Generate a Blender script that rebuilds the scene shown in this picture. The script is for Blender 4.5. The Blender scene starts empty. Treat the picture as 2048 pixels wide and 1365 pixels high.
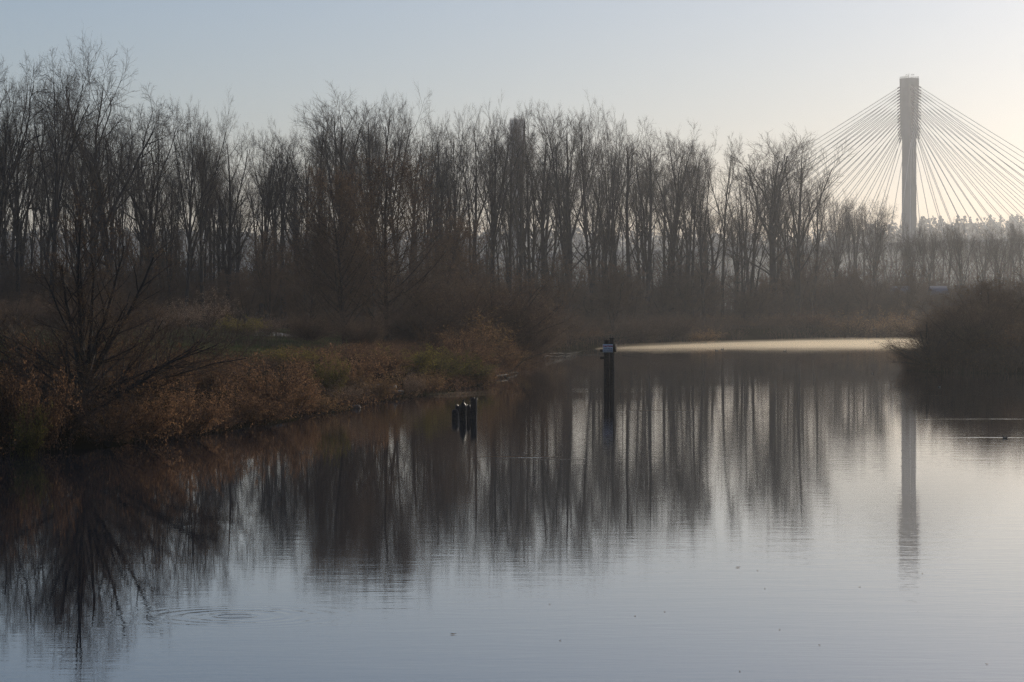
import bpy, math, random
import numpy as np
from mathutils import Vector
R = math.radians
rng = np.random.default_rng(7)
random.seed(7)
scene = bpy.context.scene
COL = scene.collection

# ------------------------------------------------------------------ camera, sky, sun, exposure
F = 6000.0; CX = 1024.0; YH = 625.0; CAMH = 5.0
cam_d = bpy.data.cameras.new("camera"); cam = bpy.data.objects.new("camera", cam_d); COL.objects.link(cam)
cam_d.sensor_width = 36.0; cam_d.lens = F / 2048 * 36.0
cam_d.clip_start = 0.5; cam_d.clip_end = 12000
cam.location = (0, 0, CAMH)
cam.rotation_euler = (R(90) - math.atan((682.5 - YH) / F), 0, 0)
scene.camera = cam

SUN_AZ, SUN_EL = 25.0, 17.0
world = bpy.data.worlds.new("World"); scene.world = world; world.use_nodes = True
wn = world.node_tree; wn.nodes.clear()
wo = wn.nodes.new("ShaderNodeOutputWorld"); wb = wn.nodes.new("ShaderNodeBackground")
sky = wn.nodes.new("ShaderNodeTexSky"); sky.sky_type = 'NISHITA'; sky.sun_disc = False
sky.sun_elevation = R(SUN_EL); sky.sun_rotation = R(SUN_AZ)
sky.air_density = 1.0; sky.dust_density = 0.35; sky.ozone_density = 4.6; sky.altitude = 50
tint = wn.nodes.new("ShaderNodeMix"); tint.data_type = 'RGBA'; tint.blend_type = 'MULTIPLY'; tint.inputs[0].default_value = 1.0
tint.inputs[7].default_value = (1.15, .97, .95, 1)
wn.links.new(sky.outputs[0], tint.inputs[6]); wn.links.new(tint.outputs[2], wb.inputs[0]); wb.inputs[1].default_value = 0.072
wn.links.new(wb.outputs[0], wo.inputs[0])
sd = bpy.data.lights.new("sun", 'SUN'); sd.energy = 2.3; sd.angle = R(0.5); sd.color = (1.0, 0.88, 0.71)
sun = bpy.data.objects.new("sun", sd); COL.objects.link(sun)
sv = Vector((math.sin(R(SUN_AZ)) * math.cos(R(SUN_EL)), math.cos(R(SUN_AZ)) * math.cos(R(SUN_EL)), math.sin(R(SUN_EL))))
sun.rotation_euler = sv.to_track_quat('Z', 'Y').to_euler()
vs = scene.view_settings
vs.view_transform = 'Standard'; vs.look = 'None'; vs.gamma = 1; vs.exposure = 0.0
scene.cycles.max_bounces = 6; scene.cycles.diffuse_bounces = 2; scene.cycles.glossy_bounces = 3
scene.cycles.transmission_bounces = 2; scene.cycles.volume_bounces = 0; scene.cycles.transparent_max_bounces = 8
scene.cycles.use_denoising = True; scene.cycles.denoiser = 'OPENIMAGEDENOISE'; scene.cycles.denoising_prefilter = 'NONE'; scene.cycles.denoising_input_passes = 'RGB_ALBEDO_NORMAL'

HAZE_DENSITY = 0.00015

# ------------------------------------------------------------------ materials
def new_mat(name):
    m = bpy.data.materials.new(name); m.use_nodes = True
    nt = m.node_tree; b = nt.nodes["Principled BSDF"]
    return m, nt, b
def N(nt, t, **kw):
    n = nt.nodes.new(t)
    for k, v in kw.items(): setattr(n, k, v)
    return n
def L(nt, a, b): nt.links.new(a, b)

def var_mat(name, c1, c2, scale=3.0, rough=0.85, trans=0.0, objvar=0.25, spec=0.2, bump=0.0):
    """base colour wanders between c1 and c2 with a world-space noise and with the object"""
    m, nt, b = new_mat(name)
    tc = N(nt, "ShaderNodeTexCoord"); no = N(nt, "ShaderNodeTexNoise"); no.inputs["Scale"].default_value = scale
    no.inputs["Detail"].default_value = 3
    L(nt, tc.outputs["Object"], no.inputs["Vector"])
    oi = N(nt, "ShaderNodeObjectInfo")
    mp = N(nt, "ShaderNodeMath", operation='MULTIPLY_ADD'); L(nt, oi.outputs["Random"], mp.inputs[0]); mp.inputs[1].default_value = objvar * 2; mp.inputs[2].default_value = -objvar
    st = N(nt, "ShaderNodeMapRange"); L(nt, no.outputs["Fac"], st.inputs[0]); st.inputs[1].default_value = 0.36; st.inputs[2].default_value = 0.72
    ad = N(nt, "ShaderNodeMath", operation='ADD', use_clamp=True); L(nt, st.outputs[0], ad.inputs[0]); L(nt, mp.outputs[0], ad.inputs[1])
    mx = N(nt, "ShaderNodeMix", data_type='RGBA'); L(nt, ad.outputs[0], mx.inputs[0])
    mx.inputs[6].default_value = (*c1, 1); mx.inputs[7].default_value = (*c2, 1)
    L(nt, mx.outputs[2], b.inputs["Base Color"]); b.inputs["Roughness"].default_value = rough
    b.inputs["Specular IOR Level"].default_value = spec
    if bump:
        bp = N(nt, "ShaderNodeBump"); bp.inputs["Strength"].default_value = 0.8; bp.inputs["Distance"].default_value = bump
        L(nt, no.outputs["Fac"], bp.inputs["Height"]); L(nt, bp.outputs[0], b.inputs["Normal"])
    if trans:
        out = nt.nodes["Material Output"]; tr = N(nt, "ShaderNodeBsdfTranslucent"); L(nt, mx.outputs[2], tr.inputs[0])
        ms = N(nt, "ShaderNodeMixShader"); ms.inputs[0].default_value = trans
        L(nt, b.outputs[0], ms.inputs[1]); L(nt, tr.outputs[0], ms.inputs[2]); L(nt, ms.outputs[0], out.inputs[0])
    return m

M = {}
M['bark'] = var_mat('bark', (.035, .031, .028), (.075, .066, .058), 1.5)
M['twig'] = var_mat('twig', (.09, .072, .056), (.17, .135, .10), 0.4)
M['bark_brown'] = var_mat('bark_brown', (.05, .038, .030), (.10, .075, .055), 2)
M['twig_brown'] = var_mat('twig_brown', (.10, .066, .045), (.19, .12, .078), .6)
M['twig_red'] = var_mat('twig_red', (.085, .052, .038), (.19, .12, .08), 1.2)
M['leaf_tan'] = var_mat('leaf_tan', (.13, .075, .035), (.52, .33, .16), 11, trans=.6)
M['leaf_rust'] = var_mat('leaf_rust', (.055, .032, .022), (.44, .25, .13), 9, trans=.6)
M['leaf_olive'] = var_mat('leaf_olive', (.06, .065, .022), (.50, .38, .09), 9, trans=.45)
M['leaf_dull'] = var_mat('leaf_dull', (.07, .046, .030), (.27, .175, .105), 6, trans=.35)
M['leaf_alder'] = var_mat('leaf_alder', (.08, .052, .034), (.38, .25, .15), 6, trans=.45)
M['leaf_pale'] = var_mat('leaf_pale', (.26, .17, .11), (.60, .45, .32), 8, trans=.45)
M['grass'] = var_mat('grass', (.13, .17, .05), (.46, .43, .19), .15, trans=.5, objvar=0)
M['reed'] = var_mat('reed', (.16, .12, .07), (.28, .21, .12), .5, trans=.35)
M['wet_wood'] = var_mat('wet_wood', (.016, .013, .010), (.075, .056, .042), 14, rough=.5, spec=.18, bump=.02)
M['drift'] = var_mat('drift', (.025, .02, .015), (.08, .062, .048), 5, bump=.02)
M['rock'] = var_mat('rock', (.10, .095, .09), (.24, .225, .21), 4, bump=.04)
M['concrete'] = var_mat('concrete', (.22, .22, .217), (.31, .307, .30), .08, rough=.9, objvar=0)
M['steel'] = var_mat('steel', (.30, .30, .30), (.36, .36, .36), .1, rough=.6, objvar=0)
M['cable'] = var_mat('cable', (.55, .54, .52), (.62, .60, .58), .1, rough=.7, objvar=0)
M['damper'] = var_mat('damper', (.10, .10, .10), (.14, .14, .14), .1, rough=.7, objvar=0)
M['path'] = var_mat('path', (.16, .155, .15), (.25, .24, .23), 1, objvar=0)
M['sign_white'] = var_mat('sign_white', (.62, .62, .64), (.78, .78, .80), 6, rough=.5, objvar=0)
M['sign_red'] = var_mat('sign_red', (.42, .03, .03), (.5, .05, .05), 9, rough=.5, objvar=0)
M['sign_ink'] = var_mat('sign_ink', (.07, .05, .13), (.12, .07, .16), 9, rough=.5, objvar=0)
M['feather_dark'] = var_mat('feather_dark', (.02, .02, .025), (.06, .055, .05), 20)
M['feather_pale'] = var_mat('feather_pale', (.30, .27, .23), (.45, .42, .36), 20)
M['beak'] = var_mat('beak', (.25, .16, .05), (.3, .2, .06), 20)
M['roof_blue'] = var_mat('roof_blue', (.13, .14, .19), (.20, .21, .26), .6, rough=.6, objvar=0)
M['wall_blue'] = var_mat('wall_blue', (.18, .21, .30), (.26, .29, .38), .6, rough=.8, objvar=0)
M['glass'] = var_mat('glass', (.03, .035, .04), (.05, .055, .06), 2, rough=.15, spec=.6, objvar=0)
M['wood_far'] = var_mat('wood_far', (.02, .03, .018), (.05, .055, .03), .03, objvar=0)

# ------------------------------------------------------------------ helpers
def mesh(name, V, faces, mats):
    """faces: list of (array (n,3|4), material index)"""
    me = bpy.data.meshes.new(name)
    V = np.asarray(V, np.float32)
    me.vertices.add(len(V)); me.vertices.foreach_set("co", V.ravel())
    tot = sum(len(f) for f, _ in faces); lo = np.concatenate([np.asarray(f, np.int32).ravel() for f, _ in faces])
    cnt = np.concatenate([np.full(len(f), f.shape[1], np.int32) for f, _ in faces])
    me.loops.add(len(lo)); me.loops.foreach_set("vertex_index", lo)
    me.polygons.add(tot)
    st = np.zeros(tot, np.int32); st[1:] = np.cumsum(cnt)[:-1]
    me.polygons.foreach_set("loop_start", st)
    mi = np.concatenate([np.full(len(f), k, np.int32) for f, k in faces])
    for m in mats: me.materials.append(m)
    me.polygons.foreach_set("material_index", mi)
    me.update(calc_edges=True)
    return me
class MB:
    def __init__(s): s.V = []; s.F = []; s.n = 0
    def add(s, V, F, mi=0):
        V = np.asarray(V, float).reshape(-1, 3)
        for f in (F if isinstance(F, list) else [F]):
            if len(f): s.F.append((np.asarray(f, np.int64) + s.n, mi))
        s.V.append(V); s.n += len(V)
    def box(s, c, d, mi=0, rz=0.0):
        c = np.array(c, float); hx, hy, hz = np.array(d, float) / 2
        V = np.array([[x, y, z] for z in (-hz, hz) for x, y in ((-hx, -hy), (hx, -hy), (hx, hy), (-hx, hy))])
        ca, sa = math.cos(rz), math.sin(rz)
        V = np.stack([V[:, 0] * ca - V[:, 1] * sa, V[:, 0] * sa + V[:, 1] * ca, V[:, 2]], 1) + c
        s.add(V, np.array([[0, 3, 2, 1], [4, 5, 6, 7], [0, 1, 5, 4], [1, 2, 6, 5], [2, 3, 7, 6], [3, 0, 4, 7]]), mi)
    def tube(s, P, Rr, n=6, mi=0, caps=True):
        V, F = tubes(np.array([P], float), np.array([Rr], float), n)
        fs = [F]
        s.add(V, fs, mi)
        if caps:
            k = len(P)
            for a in (0, (k - 1) * n):
                ring = V[a:a + n]; c = ring.mean(0)
                s.add(np.vstack([ring, c]), np.array([[i, (i + 1) % n, n] for i in range(n)]), mi)
    def loft(s, rings, mi=0):
        rings = [np.asarray(r, float) for r in rings]; n = len(rings[0]); V = np.vstack(rings); F = []
        for k in range(len(rings) - 1):
            for i in range(n):
                j = (i + 1) % n; F.append([k * n + i, k * n + j, (k + 1) * n + j, (k + 1) * n + i])
        s.add(V, np.array(F), mi)
        for r in (rings[0], rings[-1]):
            s.add(np.vstack([r, r.mean(0)]), np.array([[i, (i + 1) % n, n] for i in range(n)]), mi)
    def mesh(s, name, mats): return mesh(name, np.vstack(s.V), s.F, mats)
def norm(a): return a / np.maximum(np.linalg.norm(a, axis=-1, keepdims=True), 1e-9)
def tubes(P, Rr, s=3):
    n, k, _ = P.shape
    d = norm(P[:, -1] - P[:, 0] + 1e-6)
    ref = np.where(np.abs(d[:, 2:3]) > .9, np.array([[1., 0, 0]]), np.array([[0, 0, 1.]]))
    u = norm(np.cross(d, ref)); v = np.cross(d, u)
    a = np.arange(s) / s * 2 * math.pi
    off = u[:, None, :] * np.cos(a)[None, :, None] + v[:, None, :] * np.sin(a)[None, :, None]
    V = P[:, :, None, :] + off[:, None, :, :] * Rr[:, :, None, None]
    idx = np.arange(n * k * s).reshape(n, k, s)
    a0 = idx[:, :-1, :]; b0 = np.roll(idx, -1, 2)[:, :-1, :]; a1 = idx[:, 1:, :]; b1 = np.roll(idx, -1, 2)[:, 1:, :]
    return V.reshape(-1, 3), np.stack([a0, b0, b1, a1], -1).reshape(-1, 4)
def spikes(P, Rr):
    """twigs: a three-sided base that runs to a point"""
    n, k, _ = P.shape
    V, Fq = tubes(P[:, :-1], Rr[:, :-1], 3)
    m = k - 1
    tip = len(V) + np.arange(n)
    base = np.arange(n)[:, None] * m * 3 + (m - 1) * 3 + np.arange(3)[None]
    T = np.stack([base, np.roll(base, -1, 1), np.repeat(tip[:, None], 3, 1)], -1).reshape(-1, 3)
    return np.vstack([V, P[:, -1]]), Fq if m > 1 else np.zeros((0, 4), int), T
def grow(P, Rr, m, t0, t1, ang, lenf, k, up, wig, rr, g, jit=.3, rcap=1.0):
    n, k0, _ = P.shape
    t = t0 + (t1 - t0) * (np.arange(m)[None] + g.random((n, m))) / m
    x = t * (k0 - 1); i0 = np.minimum(x.astype(int), k0 - 2); f = (x - i0)[..., None]
    ii = np.arange(n)[:, None]
    A = P[ii, i0]; B = P[ii, i0 + 1]
    pos = A * (1 - f) + B * f; tan = norm(B - A)
    r = Rr[ii, i0] * (1 - f[..., 0]) + Rr[ii, i0 + 1] * f[..., 0]
    ref = np.where(np.abs(tan[..., 2:3]) > .95, np.array([1., 0, 0]), np.array([0, 0, 1.]))
    u = norm(np.cross(tan, ref)); v = np.cross(tan, u)
    phi = (np.arange(m) * 2.399)[None] + g.random((n, 1)) * 6.28 + g.normal(0, .4, (n, m))
    perp = u * np.cos(phi)[..., None] + v * np.sin(phi)[..., None]
    an = np.radians(ang) * (1 + g.normal(0, .18, (n, m)))
    d = tan * np.cos(an)[..., None] + perp * np.sin(an)[..., None]
    L0 = np.linalg.norm(np.diff(P, axis=1), axis=2).sum(1)[:, None]
    Ln = L0 * lenf(t) * (1 + jit * (g.random((n, m)) * 2 - 1))
    pos = pos.reshape(-1, 3); d = d.reshape(-1, 3); Ln = Ln.reshape(-1); rs = np.minimum(r.reshape(-1) * rr, rcap)
    out = [pos]
    for _ in range(k - 1):
        out.append(out[-1] + d * (Ln / (k - 1))[:, None])
        d = norm(d + np.array([0, 0, up]) + g.normal(0, wig, d.shape))
    C = np.stack(out, 1)
    return C, rs[:, None] * np.linspace(1, .35, k)[None]
def stem_line(H, k, lean, wig, g, r0, r1=.25):
    p = [np.array([0, 0, -.4])]; d = norm(np.array([lean[0], lean[1], 1.0]))
    for _ in range(k - 1):
        p.append(p[-1] + d * (H + .4) / (k - 1)); d = norm(d + g.normal(0, wig, 3) * [1, 1, .2] + np.array([0, 0, .03]))
    return np.array([p]), np.array([r0 * np.linspace(1, r1, k) ** .9])
def leafquads(P, n, size, g, spread=.1):
    """n leaves along each twig of P: small bent rhombi"""
    m, k, _ = P.shape
    t = g.random((m, n)); x = t * (k - 1); i0 = np.minimum(x.astype(int), k - 2); f = (x - i0)[..., None]; ii = np.arange(m)[:, None]
    c = (P[ii, i0] * (1 - f) + P[ii, i0 + 1] * f).reshape(-1, 3) + g.normal(0, spread, (m * n, 3))
    a = norm(g.normal(0, 1, c.shape)); b = norm(np.cross(a, g.normal(0, 1, c.shape)))
    s = size * (0.6 + .8 * g.random((len(c), 1)))
    V = np.stack([c - a * s, c - b * s * .5, c + a * s, c + b * s * .5], 1).reshape(-1, 3)
    return V, np.arange(len(c) * 4).reshape(-1, 4)
def joinparts(lst): return np.concatenate(lst, 0)

def link(name, me, parent=None, loc=None):
    o = bpy.data.objects.new(name, me); COL.objects.link(o)
    if parent: o.parent = parent
    if loc is not None: o.location = loc
    return o
def tag(o, label=None, cat=None, group=None, kind=None):
    if label: o["label"] = label
    if cat: o["category"] = cat
    if group: o["group"] = group
    if kind: o["kind"] = kind
    return o
def XD(px, D): return (px - CX) / F * D
def waterD(py): return CAMH * F / (py - YH)

# ------------------------------------------------------------------ shoreline and terrain
shore_px = [(-150, 965), (0, 915), (90, 905), (150, 900), (240, 893), (330, 880), (400, 872), (460, 862), (520, 850), (570, 845), (610, 838), (650, 828), (690, 824), (720, 820),
            (760, 806), (800, 799), (840, 792), (870, 791), (930, 779), (980, 767), (1010, 752), (1040, 741), (1075, 724), (1110, 713), (1140, 705), (1165, 700), (1190, 697), (1230, 694), (1300, 691),
            (1380, 687), (1430, 684), (1540, 681), (1650, 679), (1780, 677), (1950, 676)]
poly = [(-18, 14), (-18, 60)] + [(XD(x, waterD(y)), waterD(y)) for x, y in shore_px] + \
       [(300, 600), (300, 400), (130, 345), (62, 305), (40, 280), (34, 264), (33.5, 252), (40, 244), (60, 238), (72, 200), (62, 100), (45, 14)]
poly = np.array(poly)
def shore_dist(X, Y):
    """signed distance to the shoreline, positive on land"""
    p = np.stack([X, Y], -1); best = np.full(X.shape, 1e9); inside = np.zeros(X.shape, bool)
    for i in range(len(poly)):
        a = poly[i]; b = poly[(i + 1) % len(poly)]; ab = b - a
        t = np.clip(((p - a) @ ab) / (ab @ ab), 0, 1)
        best = np.minimum(best, np.linalg.norm(p - (a + t[..., None] * ab), axis=-1))
        c = ((a[1] > Y) != (b[1] > Y)) & (X < (b[0] - a[0]) * (Y - a[1]) / (b[1] - a[1] + 1e-12) + a[0])
        inside ^= c
    return np.where(inside, -best, best)
def vnoise(x, y, s, seed=0):
    x = x / s + seed * 17.3; y = y / s + seed * 9.1
    xi = np.floor(x).astype(np.int64); yi = np.floor(y).astype(np.int64); xf = x - xi; yf = y - yi
    def h(a, b):
        v = (a * 374761393 + b * 668265263 + seed * 144665) & 0x7fffffff; v = ((v ^ (v >> 13)) * 1274126177) & 0x7fffffff
        return ((v ^ (v >> 16)) & 0xffff) / 65535.0
    u = xf * xf * (3 - 2 * xf); v = yf * yf * (3 - 2 * yf)
    return (h(xi, yi) * (1 - u) + h(xi + 1, yi) * u) * (1 - v) + (h(xi, yi + 1) * (1 - u) + h(xi + 1, yi + 1) * u) * v
def sst(x, a, b): t = np.clip((x - a) / (b - a), 0, 1); return t * t * (3 - 2 * t)
def hill_h(X, Y):
    top = 58 + 18 * vnoise(X, Y * 0, 420, 3) + 8 * vnoise(X, Y * 0, 130, 4) + 16 * sst(X, 330, 460)
    return sst(Y, 2500, 3250) * top
def ground_z(X, Y):
    X = np.asarray(X, float); Y = np.asarray(Y, float)
    d = shore_dist(X, Y)
    d = d + (vnoise(X, Y, 3.1, 1) - .5) * 1.4
    z = np.where(d < 0, np.maximum(-1.4, d * .4), sst(d, 0, 7) * 1.9 + sst(d, 6, 40) * 1.15 + .25 * sst(d, 2, 8) * (vnoise(X, Y, 6, 2) - .5) + .12 * (vnoise(X, Y, 1.3, 5) - .5) * sst(d, 0, 3))
    return z + hill_h(X, Y)
def gz(x, y): return float(ground_z(np.array([x]), np.array([y]))[0])

xs = np.concatenate([-np.geomspace(3600, 135, 26), np.arange(-130, 130, 1.6), np.geomspace(135, 3600, 26)])
ys = np.concatenate([np.arange(-60, 90, 6), np.arange(90, 340, 1.6), np.arange(340, 700, 4), np.geomspace(705, 4200, 60)])
GX, GY = np.meshgrid(xs, ys); GZ = ground_z(GX, GY)
nx, ny = len(xs), len(ys); idx = np.arange(nx * ny).reshape(ny, nx)
Fg = np.stack([idx[:-1, :-1], idx[:-1, 1:], idx[1:, 1:], idx[1:, :-1]], -1).reshape(-1, 4)
gm, nt, b = new_mat('soil')
geo = N(nt, "ShaderNodeNewGeometry"); n1 = N(nt, "ShaderNodeTexNoise"); n1.inputs["Scale"].default_value = .12; n1.inputs["Detail"].default_value = 6
L(nt, geo.outputs["Position"], n1.inputs["Vector"])
cr = N(nt, "ShaderNodeValToRGB"); L(nt, n1.outputs["Fac"], cr.inputs[0])
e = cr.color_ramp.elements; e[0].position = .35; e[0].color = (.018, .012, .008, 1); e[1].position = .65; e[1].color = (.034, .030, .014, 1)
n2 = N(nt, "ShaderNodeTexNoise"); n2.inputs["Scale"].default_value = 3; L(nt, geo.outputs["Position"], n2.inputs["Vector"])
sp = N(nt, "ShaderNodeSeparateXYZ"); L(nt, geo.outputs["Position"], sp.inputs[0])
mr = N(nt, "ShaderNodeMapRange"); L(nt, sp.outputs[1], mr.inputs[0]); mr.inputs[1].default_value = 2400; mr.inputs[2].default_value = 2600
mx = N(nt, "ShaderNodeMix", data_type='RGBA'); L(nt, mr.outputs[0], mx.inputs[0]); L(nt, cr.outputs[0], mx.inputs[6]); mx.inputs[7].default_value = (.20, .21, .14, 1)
L(nt, mx.outputs[2], b.inputs["Base Color"]); b.inputs["Roughness"].default_value = .95; b.inputs["Specular IOR Level"].default_value = 0
bp = N(nt, "ShaderNodeBump"); bp.inputs["Distance"].default_value = .08; L(nt, n2.outputs["Fac"], bp.inputs["Height"]); L(nt, bp.outputs[0], b.inputs["Normal"])
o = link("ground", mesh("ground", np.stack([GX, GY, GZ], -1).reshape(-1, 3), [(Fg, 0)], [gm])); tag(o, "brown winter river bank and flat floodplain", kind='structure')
for p in o.data.polygons: p.use_smooth = True

# ------------------------------------------------------------------ water
wm, nt, b = new_mat('river_water')
b.inputs["Base Color"].default_value = (.017, .023, .034, 1); b.inputs["Roughness"].default_value = .01; b.inputs["IOR"].default_value = 1.333
geo = N(nt, "ShaderNodeNewGeometry"); POS = geo.outputs["Position"]
def wnoise(sx, sy, detail=2, off=0, rough=.5):
    mp = N(nt, "ShaderNodeMapping"); mp.inputs["Scale"].default_value = (sx, sy, 1); mp.inputs["Location"].default_value = (off, off * .7, 0)
    n = N(nt, "ShaderNodeTexNoise"); n.inputs["Scale"].default_value = 1; n.inputs["Detail"].default_value = detail; n.inputs["Roughness"].default_value = rough
    L(nt, POS, mp.inputs[0]); L(nt, mp.outputs[0], n.inputs["Vector"]); return n.outputs["Fac"]
def mth(op, a, bb=None, c=None, clamp=False):
    n = N(nt, "ShaderNodeMath", operation=op, use_clamp=clamp)
    for i, v in enumerate((a, bb, c)):
        if v is None: continue
        if isinstance(v, (int, float)): n.inputs[i].default_value = v
        else: L(nt, v, n.inputs[i])
    return n.outputs[0]
sep = N(nt, "ShaderNodeSeparateXYZ"); L(nt, POS, sep.inputs[0]); PX, PY = sep.outputs[0], sep.outputs[1]
patch = N(nt, "ShaderNodeMapRange"); L(nt, wnoise(.05, .018, 2, 3), patch.inputs[0]); patch.inputs[1].default_value = .38; patch.inputs[2].default_value = .66; patch.inputs[3].default_value = .25; patch.inputs[4].default_value = 1.3
swell = mth('MULTIPLY', wnoise(.35, 1.1, 1, 11), .0023)
chop = mth('MULTIPLY', wnoise(1.6, 4.2, 2, 5), .0017)
fine = mth('MULTIPLY', wnoise(7, 11, 1, 8), .0003)
h = mth('ADD', mth('ADD', swell, chop), fine)
h = mth('MULTIPLY', h, patch.outputs[0])
def ring(cx, cy, k, A, r0, w):
    dx = mth('SUBTRACT', PX, cx); dy = mth('SUBTRACT', PY, cy)
    r = mth('SQRT', mth('ADD', mth('MULTIPLY', dx, dx), mth('MULTIPLY', dy, dy)))
    q = mth('DIVIDE', mth('SUBTRACT', r, r0), w)
    env = mth('EXPONENT', mth('MULTIPLY', mth('MULTIPLY', q, q), -1.0))
    return mth('MULTIPLY', mth('MULTIPLY', mth('SINE', mth('MULTIPLY', r, k)), env), A)
rc = (XD(470, waterD(1233)), waterD(1233))
for rr_ in (ring(rc[0], rc[1], 34, .0011, .28, .16), mth('MULTIPLY', ring(rc[0], rc[1], 17, .0012, 1.0, .8), wnoise(1.1, 1.3, 1, 31)), ring(XD(1217, 192), 192.0, 7, .0009, 2.5, 3.0)):
    h = mth('ADD', h, rr_)
def ridge(px, py, lenx, wy, A):
    D = waterD(py); qx = mth('DIVIDE', mth('SUBTRACT', PX, XD(px, D)), lenx); qy = mth('DIVIDE', mth('SUBTRACT', PY, D), wy)
    return mth('MULTIPLY', mth('EXPONENT', mth('MULTIPLY', mth('ADD', mth('MULTIPLY', qx, qx), mth('MULTIPLY', qy, qy)), -1.0)), A)
for a in ((1045, 915, 1.1, .35, .010), (1110, 919, 1.2, .2, .004), (2000, 838, 2.6, .5, .009), (1890, 771, 1.2, .9, .016), (1925, 792, 2.0, .7, .012), (1985, 875, 1.6, .25, .006), (1300, 822, 3, .6, .008)):
    h = mth('ADD', h, ridge(*a))
bp = N(nt, "ShaderNodeBump"); bp.inputs["Strength"].default_value = 1.0; bp.inputs["Distance"].default_value = 1.0
L(nt, h, bp.inputs["Height"]); L(nt, bp.outputs[0], b.inputs["Normal"])
V = np.array([[-130, 8, 0], [340, 8, 0], [340, 720, 0], [-130, 720, 0]], float)
o = link("water", mesh("water", V, [(np.array([[0, 1, 2, 3]]), 0)], [wm])); tag(o, "calm dark river water with mirrored trees and soft ripples", kind='structure')

# ------------------------------------------------------------------ tree and shrub kinds (prototype meshes)
def proto_tree(kind, seed):
    g = np.random.default_rng(seed); mats = ('bark', 'twig'); leaf = None; foot = []
    if kind == 'poplar':
        H = 30; P0, R0 = stem_line(H, 12, g.normal(0, .04, 2), .045, g, .58, .10)
        nf = int(g.integers(2, 7)); f0 = g.uniform(.18, .5)
        Pf, Rf = grow(P0, R0, nf, f0, .72, g.uniform(15, 25), lambda t: 1.0 - t, 9, .04, .08, .6, g, .12)
        La, Ra = grow(P0, R0, 15, .22, .99, 36, lambda t: .22 - .10 * t, 7, .09, .10, .40, g, .35)
        Lb, Rb = grow(Pf, Rf, 10, .25, 1, 30, lambda t: .42 - .14 * t, 7, .08, .11, .48, g, .3)
        limbs, lr = joinparts([La, Lb]), joinparts([Ra, Rb]); m2, m3, m4 = 6, 7, 4; stems = [(P0, R0, 8), (Pf, Rf, 6)]; sc = 1
    elif kind == 'pole':      # slim forest tree, small high crown
        H = 30; P0, R0 = stem_line(H, 12, g.normal(0, .05, 2), .045, g, .46, .12)
        Pf, Rf = grow(P0, R0, int(g.integers(2, 4)), g.uniform(.25, .5), .75, 17, lambda t: 1.0 - t, 8, .05, .06, .62, g, .15)
        La, Ra = grow(P0, R0, 13, .35, .99, 36, lambda t: .18 - .07 * t, 6, .09, .11, .4, g, .4)
        Lb, Rb = grow(Pf, Rf, 9, .3, 1, 30, lambda t: .42 - .12 * t, 6, .09, .11, .5, g, .35)
        limbs, lr = joinparts([La, Lb]), joinparts([Ra, Rb]); m2, m3, m4 = 5, 5, 3; stems = [(P0, R0, 7), (Pf, Rf, 6)]; sc = 1
    elif kind == 'spread':    # forked old cottonwood
        H = 27; P0, R0 = stem_line(H * .58, 9, g.normal(0, .05, 2), .05, g, .56, .4)
        Pf, Rf = grow(P0, R0, 6, .50, .99, 27, lambda t: 1.12 - .35 * t, 10, .04, .12, .62, g, .15)
        Lb, Rb = grow(Pf, Rf, 10, .18, 1, 36, lambda t: .52 - .22 * t, 8, .05, .15, .55, g, .35)
        La, Ra = grow(P0, R0, 5, .35, .8, 50, lambda t: .3, 8, .08, .13, .3, g, .35)
        limbs, lr = joinparts([La, Lb]), joinparts([Ra, Rb]); m2, m3, m4 = 8, 6, 3; stems = [(P0, R0, 8), (Pf, Rf, 6)]; sc = 1
    elif kind == 'brown':     # leafy-brown broad tree on the meadow edge
        H = 19; P0, R0 = stem_line(H, 12, g.normal(0, .03, 2), .03, g, .26, .12); mats = ('bark_brown', 'twig_brown'); leaf = ('leaf_alder', 2, .062)
        La, Ra = grow(P0, R0, 56, .07, .98, 50, lambda t: .38 - .22 * t ** 1.6, 8, .09, .06, .4, g, .25)
        limbs, lr = La, Ra; m2, m3, m4 = 9, 7, 4; stems = [(P0, R0, 8)]; sc = 1
    elif kind == 'young':     # understorey sapling with low limbs
        H = 10; P0, R0 = stem_line(H, 9, g.normal(0, .06, 2), .05, g, .11, .15); mats = ('bark_brown', 'twig_brown'); leaf = ('leaf_dull', 1, .06)
        Pf, Rf = grow(P0, R0, 4, .02, .3, 24, lambda t: .85, 7, .06, .08, .8, g, .25)
        P1, R1 = joinparts([stem_k(P0, 7), Pf]), joinparts([stem_r(R0, 7), Rf])
        La, Ra = grow(P1, R1, 12, .12, .98, 44, lambda t: .36 - .2 * t, 6, .08, .09, .45, g, .3)
        limbs, lr = La, Ra; m2, m3, m4 = 8, 6, 3; stems = [(P1, R1, 5)]; sc = 1
    elif kind == 'multistem': # foreground wide multi-stemmed tree on the bank
        mats = ('bark', 'twig_brown'); leaf = ('leaf_tan', 1, .018)
        P0, R0 = stem_line(2.4, 5, (.06, 0), .03, g, .27, .7)
        Pf, Rf = grow(P0, R0, 24, .2, 1.0, 60, lambda t: 2.5, 12, .02, .07, .34, g, .22)
        Pu, Ru = grow(P0, R0, 6, .7, 1.0, 14, lambda t: 2.9, 12, .02, .05, .55, g, .15)
        P1, R1 = joinparts([Pf, Pu]), joinparts([Rf, Ru])
        La, Ra = grow(P1, R1, 11, .2, .98, 36, lambda t: .36 - .16 * t, 7, .05, .08, .5, g, .3)
        limbs, lr = La, Ra; m2, m3, m4 = 6, 5, 3; stems = [(P0, R0, 9), (P1, R1, 6)]; sc = 1
    lo, ro = limbs, lr
    tall = kind in ('poplar', 'pole', 'spread'); q = .32 if tall else .12; ub, ab = (.035, 42) if kind == 'spread' else (.09, 34)
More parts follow.
